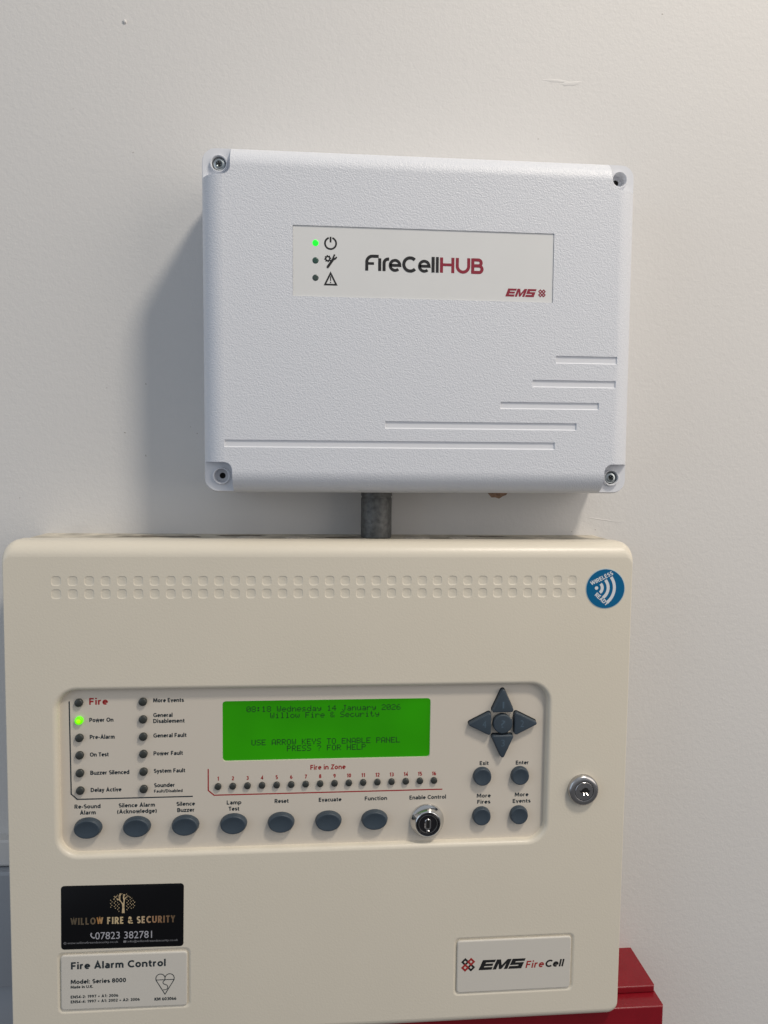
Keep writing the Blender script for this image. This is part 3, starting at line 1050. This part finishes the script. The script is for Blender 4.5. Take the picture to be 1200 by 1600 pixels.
mb.stroke([(hx, hz + 1.2), (hx - .1, hz - .3)] + arc(hx + .15, hz - 2.0, 1.5, 120, 230, 6) + arc(hx + 0.0, hz - 5.5, 1.9, 60, -100, 9) + [(hx - 1.2, hz - 7.3)], 0.5, NT)
mb.build('approval_mark', 'ink', n1, (hx, hz, NT))

n2 = nameplate(P2, 0)
n2['label'] = 'nameplate with maker logo'
mb = MB()
maker_logo(mb, 114.4, -362.5, 34.4, 7.4, NT)
mb.build('logo', 'black_ink', n2, (130, -359, NT))
mb = MB()
diamond_mark(mb, 106.8, -358.0, 4.5, NT, (0, 3))
mb.build('logo_mark', 'black_ink', n2, (106.8, -358, NT))
mb = MB()
mb.flat = 0.03
diamond_mark(mb, 106.8, -358.0, 4.5, NT, (1, 2))
mb.build('logo_mark', 'red_ink', n2, (106.8, -358, NT))
sign('Fire', 148.6, 162.0, -362.5, 5.3, 'red_ink', n2, NT, wt=0.19, lean=0.2)
sign('Cell', 163.0, 176.6, -362.5, 5.3, 'black_ink', n2, NT, wt=0.23, lean=0.2)

# --- black company sticker
cx, cz = -133.7, -312.0
mb = MB()
b = rr(-174.5, -92.8, -334.5, -289.5, 2.2, 6)
mb.loops([(b, PF), (b, PF + 0.12), (rr(-174.4, -92.9, -334.4, -289.6, 2.1, 6), PF + 0.18)], cap1=True)
st = mb.build('company_sticker', 'sticker', CP, (cx, cz, PF))
st['label'] = 'black sticker with gold willow tree'
st.rotation_euler = (0, R(0.75), 0)
ST = PF + 0.24
sign('WILLOW FIRE & SECURITY', -168.0, -98.8, -317.1, 4.9, 'gold', st, ST, wt=0.22, gap=0.26, serif=0.55)
text('07823 382781', -151.9, -114.0, -327.8, 5.0, 'white_ink', st, ST, bold=0.0, tall=1.0)
text('www.willowfireandsecurity.co.uk', -170.4, -136.6, -330.6, 1.35, 'pale_ink', st, ST, bold=0.004)
text('info@willowfireandsecurity.co.uk', -130.3, -96.5, -330.6, 1.35, 'pale_ink', st, ST, bold=0.004)
mb = MB()
mb.stroke(arc(-171.9, -330.0, 0.8, 0, 360, 16)[:-1], 0.25, ST, closed=True)
mb.stroke([(-172.6, -330.0), (-171.2, -330.0)], 0.2, ST)
mb.build('web_symbol', 'pale_ink', st, (-171.9, -330, ST))
mb = MB()
mb.fill(rr(-133.2, -131.2, -330.7, -329.2, 0.3, 3), ST)
mb.build('mail_symbol', 'pale_ink', st, (-132, -330, ST))
mb = MB()
mb.stroke([(-154.6, -323.6), (-154.9, -324.6), (-154.3, -325.9), (-153.1, -326.8), (-152.7, -326.7)], 0.75, ST)
mb.fill([(-154.9, -323.0), (-154.1, -323.1), (-154.0, -324.1), (-154.6, -324.3)], ST)
mb.fill([(-153.2, -326.2), (-152.5, -326.0), (-152.0, -326.8), (-152.8, -327.3)], ST)
mb.build('phone_symbol', 'white_ink', st, (-153.5, -325, ST))
# willow tree: trunk, boughs and hanging leaves
rt = random.Random(11)
mb = MB()
tx, tz = -133.3, -309.6
mb.fill([(tx - .95, tz), (tx + .95, tz), (tx + .75, tz + 3.5), (tx + .8, tz + 6.6), (tx - .75, tz + 6.6), (tx - .7, tz + 3.5)], ST)
for P, wd in (([(tx - .3, tz + 6.4), (tx - 1.6, tz + 8.2), (tx - 2.4, tz + 9.3), (tx - 2.3, tz + 12.0), (tx - 2.0, tz + 14.0)], .75), ([(tx - 1.9, tz + 8.9), (tx - 3.6, tz + 9.9), (tx - 4.2, tz + 10.2)], .5),
              ([(tx + .4, tz + 6.4), (tx + .6, tz + 9.0), (tx + .2, tz + 11.0), (tx + .4, tz + 12.4), (tx + 1.2, tz + 13.2)], .8), ([(tx + .6, tz + 9.4), (tx + 1.6, tz + 11.0), (tx + 2.8, tz + 11.7)], .55)):
    mb.stroke(P, wd, ST)


def leaf(x, z, a, l=1.15, wd=0.5):
    c, s_ = math.cos(R(a)), math.sin(R(a))
    mb.fill([(x - c * l / 2, z - s_ * l / 2), (x + s_ * wd / 2, z - c * wd / 2), (x + c * l / 2, z + s_ * l / 2), (x - s_ * wd / 2, z + c * wd / 2)], ST)


for x, top, bot in ((-7.9, 9.4, 3.4), (-5.5, 9.8, 2.9), (-3.2, 7.6, 1.2), (2.9, 9.9, 1.8), (5.1, 9.6, 2.4), (7.2, 9.0, 3.0)):
    z = top
    i = 0
    while z > bot:
        sd = 1 if i % 2 else -1
        leaf(tx + x + sd * 0.42 + rt.uniform(-.12, .12), tz + z, 90 + sd * -38 + rt.uniform(-10, 10), 1.25, 0.5)
        z -= 1.22
        i += 1
for i in range(16):
    t = i / 15
    a = 25 + 130 * t
    r = rt.uniform(0.86, 1.03)
    leaf(tx + 7.0 * r * math.cos(R(a)) - .3, tz + 8.4 + 5.6 * r * math.sin(R(a)), rt.uniform(0, 90), 1.1, .45)
for i in range(10):
    leaf(tx + rt.uniform(-6, -2.6), tz + rt.uniform(9.6, 12.6), rt.uniform(0, 90), 1.0, .42)
mb.build('willow_emblem', 'tree_gold', st, (tx, tz, ST))

# --- round blue sticker
bx, bz = 199.2, -86.5
mb = MB()
mb.lathe([(14.3, 0.0), (14.3, 0.08), (14.2, 0.12)], 72)
bs = mb.build('round_sticker', 'blue_rim', CP, (bx, bz, PF), local=True)
bs['label'] = 'round blue sticker with white waves'
mb = MB()
mb.lathe([(13.75, 0.17)], 72)
mb.build('sticker_face', 'blue', bs, (bx, bz, PF), local=True)
BT = PF + 0.24
dx, dz = 192.7, -86.0
mb = MB()
mb.fill([(dx + 1.25 * math.cos(2 * math.pi * i / 24), dz + 1.25 * math.sin(2 * math.pi * i / 24)) for i in range(24)], BT)
for r, a0, a1 in ((4.15, -52, 46), (8.4, -54, 42), (12.9, -53, 37)):
    mb.stroke(arc(dx, dz, r, a0, a1, 20), 2.15, BT)
mb.build('wave_symbol', 'sig', bs, (dx, dz, BT))
sign('WIRELESS', 189.2, 206.4, -84.2, 2.9, 'sig', bs, BT, rot=26.5, wt=0.22)
sign('READY', 191.4, 202.9, -91.2, 2.9, 'sig', bs, BT, rot=-41, wt=0.22)

# ------------------------------------------------------------------ the white box above
HX, HZ, HF = 67.2, 92.2, 70.0
HB = thing('alarm_hub', 'white textured plastic wall box with a small logo strip, above the cream panel', 'box', (HX, HZ, 0))
HW, HH = 146.3, 112.8
FR = 15.0


def hub_ring(i, r, n=8):
    return rr(HX - HW + i, HX + HW - i, HZ - HH + i, HZ + HH - i, r, n)


mb = MB()
rings = [(hub_ring(0.0, 9), 18), (hub_ring(0, 9), HF - FR)]
for k in range(1, 13):
    a = R(90 * k / 12)
    rings.append((hub_ring(FR * (1 - math.cos(a)), 9 - 7.5 * (1 - math.cos(a))), HF - FR + FR * math.sin(a)))
mb.loops(rings, True, True)
hub = mb.build('cover', 'hub', HB, (HX, HZ, 0), closed=True)
hub.data.materials.append(MT['hub_smooth'])


def cutter(mb):
    mb.v = [(x - HX, z - HZ, o) for x, z, o in mb.v]
    me = mb.mesh('cut', closed=True)
    me.materials.append(MT['hub_smooth'])
    o = bpy.data.objects.new('cut', me)
    COL.objects.link(o)
    o.matrix_world = hub.matrix_world
    return o


bpy.context.view_layer.update()
cuts = []
PD = 9.5
mb = MB()
for sx in (-1, 1):
    for sz in (-1, 1):
        ix, iz = HX + sx * 126.5, HZ + sz * 92.3
        ox, oz = HX + sx * (HW + 12), HZ + sz * (HH + 12)
        p = rr(min(ix, ox), max(ix, ox), min(iz, oz), max(iz, oz), 5.5, 6)
        mb.loops([(p, HF - PD), (p, HF + 10)], True, True)
cuts.append(cutter(mb))
mb = MB()
for sx in (-1, 1):
    for sz in (-1, 1):
        c = [(HX + sx * 134.6 + 4.5 * math.cos(2 * math.pi * i / 28), HZ + sz * 101.6 + 4.5 * math.sin(2 * math.pi * i / 28)) for i in range(28)]
        mb.loops([(c, HF - PD - 9), (c, HF + 10)], True, True)
cuts.append(cutter(mb))
mb = MB()
GD = 0.85
for x0, x1, z0, z1 in ((157.7, 200.5, 68.0, 73.2), (141.9, 200.0, 51.8, 56.8), (120.0, 188.6, 36.9, 41.8), (41.8, 173.2, 22.8, 27.8), (-64.2, 158.3, 9.6, 14.6)):
    p = [(x0, z0), (x1, z0), (x1, z1), (x0, z1)]
    q = [(x0 + .25, z0 + .7), (x1 - .25, z0 + .7), (x1 - .25, z1 - .1), (x0 + .25, z1 - .1)]
    pe = [(x0, z0), (x1, z0), (x1, z1 + .0), (x0, z1)]
    mb.loops([(q, HF - GD), (p, HF + 0.02), (p, HF + 4)], True, True)
p = rr(-19.4, 154.7, 108.4, 153.9, 0.4, 2)
mb.loops([(p, HF - 0.9), (p, HF + 4)], True, True)
cuts.append(cutter(mb))
for c in cuts:
    md = hub.modifiers.new('cut', 'BOOLEAN')
    md.operation = 'DIFFERENCE'
    md.solver = 'EXACT'
    md.object = c
    md.material_mode = 'TRANSFER'
bpy.context.view_layer.update()
me = bpy.data.meshes.new_from_object(hub.evaluated_get(bpy.context.evaluated_depsgraph_get()))
hub.modifiers.clear()
hub.data = me
me.name = 'cover'
for c in cuts:
    bpy.data.objects.remove(c)
me.shade_smooth()
me.set_sharp_from_angle(angle=R(22))
wn = hub.modifiers.new('flat', 'WEIGHTED_NORMAL')
wn.keep_sharp = True

mb = MB()
p = rr(HX - HW + 1, HX + HW - 1, HZ - HH + 1, HZ + HH - 1, 8, 6)
mb.loops([(p, 0.5), (p, 18)], True, True)
mb.build('base', 'hub_base', HB, (HX, HZ, 5), closed=True)

for sx, sz, scr in ((-1, 1, True), (1, 1, False), (-1, -1, False), (1, -1, True)):
    x, z = HX + sx * 134.6, HZ + sz * 101.6
    f0 = HF - PD
    mb = MB()
    mb.lathe([(5.8, f0 - 0.1), (5.7, f0 + 1.6), (5.4, f0 + 2.2), (4.9, f0 + 2.2), (4.65, f0 + 1.8), (4.5, f0 - 0.1), (4.4, f0 - 4.6)] + ([] if scr else [(2.05, f0 - 4.65), (2.0, f0 - 7.5)]), 36, cx=x, cz=z, cap=False)
    mb.build('screw_boss', 'hub_smooth', HB, (x, z, f0))
    if scr:
        mb = MB()
        mb.lathe([(3.9, -1.5), (3.9, -0.2), (3.6, 0.25), (2.9, 0.6), (2.1, 0.7), (2.0, 0.4), (1.2, -0.6)], 32, cap=True)
        s_ = mb.build('screw', 'screw', HB, (x - sx * .1, z, f0 + 0.5), local=True, angle=30)
        mb = MB()
        d = 0.42
        cr_ = [(-d, -1.7), (d, -1.7), (d, -d), (1.7, -d), (1.7, d), (d, d), (d, 1.7), (-d, 1.7), (-d, d), (-1.7, d), (-1.7, -d), (-d, -d)]
        an = 0.25 if sx < 0 else 0.9
        cr_ = [(a * math.cos(an) - b * math.sin(an), a * math.sin(an) + b * math.cos(an)) for a, b in cr_]
        mb.poly(cr_, 0.74)
        mb.build('drive_slot', 'hole', s_, (x - sx * .1, z, f0 + 0.5), local=True)
    else:
        mb = MB()
        mb.lathe([(2.02, f0 - 5.4)], 24, cx=x, cz=z)
        mb.build('screw_hole', 'hole', HB, (x, z, f0 - 5.4))

# label strip in its pocket
mb = MB()
p = rr(-19.2, 154.5, 108.6, 153.7, 0.3, 2)
mb.loops([(p, HF - 1.0), (p, HF - 0.55)], cap1=True)
ls = mb.build('label_strip', 'hub_label', HB, (67, 131, HF - 0.55), closed=True)
LT = HF - 0.49
lx0 = -4.6
for z, m_, lb in ((143.0, 'hub_on', 'lit green indicator light'), (131.8, 'lens_teal', None), (120.7, 'lens_grey', None)):
    mb = MB()
    mb.lathe([(2.05, 0.0), (2.0, 0.10), (1.2, 0.16)], 28)
    o = mb.build('indicator_light', m_, HB, (lx0, z, HF - 0.53), local=True, angle=60)
    if lb:
        o['label'] = lb
# power
mb = MB()
ix = 5.2
mb.stroke(arc(ix, 143.0, 3.65, 108, 432, 32), 1.15, LT)
mb.stroke([(ix, 143.6), (ix, 147.2)], 1.15, LT)
mb.build('power_symbol', 'black_ink', ls, (ix, 143, LT))
# gear and spanner
mb = MB()
gx, gz = 3.4, 133.2
mb.stroke(arc(gx, gz, 1.35, 0, 360, 20)[:-1], 0.95, LT, closed=True)
for k in range(8):
    a = R(45 * k + 10)
    mb.stroke([(gx + 1.5 * math.cos(a), gz + 1.5 * math.sin(a)), (gx + 2.25 * math.cos(a), gz + 2.25 * math.sin(a))], 0.85, LT)
mb.stroke([(3.4, 127.8), (7.2, 133.3)], 1.6, LT, round_caps=True)
mb.stroke([(6.6, 133.0), (7.3, 134.6), (7.9, 136.0)], 1.0, LT)
mb.stroke([(7.0, 132.6), (8.5, 133.4), (9.2, 134.4)], 1.0, LT)
mb.build('spanner_symbol', 'black_ink', ls, (5, 131, LT))
# warning triangle
mb = MB()
mb.stroke([(1.6, 116.5), (9.0, 116.5), (5.25, 123.9)], 1.1, LT, closed=True)
mb.stroke([(5.25, 121.9), (5.25, 119.0)], 0.7, LT)
mb.fill(arc(5.25, 117.95, 0.42, 0, 360, 12)[:-1], LT)
mb.build('warning_symbol', 'black_ink', ls, (5.2, 120, LT))
# product name drawn as strokes; unit = 0.0854 mm
U_ = 0.0854


def fx(p):
    return [(28.05 + (x - 57) * U_, 126.2 + h * U_) for x, h in p]


SW = 24 * U_
mb = MB()
mb.stroke(fx([(68, 0), (68, 66)] + arc(112, 66, 44, 180, 90, 10)[1:] + [(160, 110)]), SW, LT)
mb.stroke(fx([(78, 55), (124, 55)]), SW * .85, LT)
mb.stroke(fx([(168, 0), (168, 96)]), SW, LT)
mb.stroke(fx([(202, 0), (202, 60)] + arc(234, 60, 32, 180, 100, 8)[1:] + [(241, 92)]), SW, LT)
for c in (287, 515):
    mb.stroke(fx([(c - 38, 46), (c + 38, 46)] + arc(c, 46, 38, 0, 312, 26)[1:]), SW * .92, LT)
mb.stroke(fx(arc(405, 56, 50, 45, 318, 26)), SW, LT)
mb.stroke(fx([(584, 0), (584, 119)]), SW, LT)
mb.stroke(fx([(617, 0), (617, 119)]), SW * .9, LT)
mb.build('product_lettering', 'black_ink', ls, (60, 130, LT))
mb = MB()
mb.stroke(fx([(650, 0), (650, 117)]), SW, LT)
mb.stroke(fx([(739, 0), (739, 117)]), SW, LT)
mb.stroke(fx([(660, 62), (730, 62)]), SW * .9, LT)
mb.stroke(fx([(774, 117), (774, 55)] + arc(819, 55, 45, 180, 360, 16)[1:] + [(864, 117)]), SW, LT)
mb.stroke(fx([(896, 10.5), (945, 10.5)] + arc(945, 35, 25, -90, 90, 10)[1:] + [(900, 60)]), SW, LT)
mb.stroke(fx([(900, 61), (940, 61)] + arc(940, 83.5, 22.5, -90, 90, 10)[1:] + [(896, 106)]), SW, LT)
mb.stroke(fx([(896, 0), (896, 117)]), SW, LT)
mb.build('product_lettering', 'crimson', ls, (95, 130, LT))
mb = MB()
maker_logo(mb, 122.1, 111.9, 21.4, 5.3, LT)
diamond_mark(mb, 147.2, 114.6, 2.35, LT, (0, 1, 2, 3))
mb.build('logo', 'crimson', ls, (134, 114, LT))

HB.rotation_euler = (0, -R(0.3), 0)
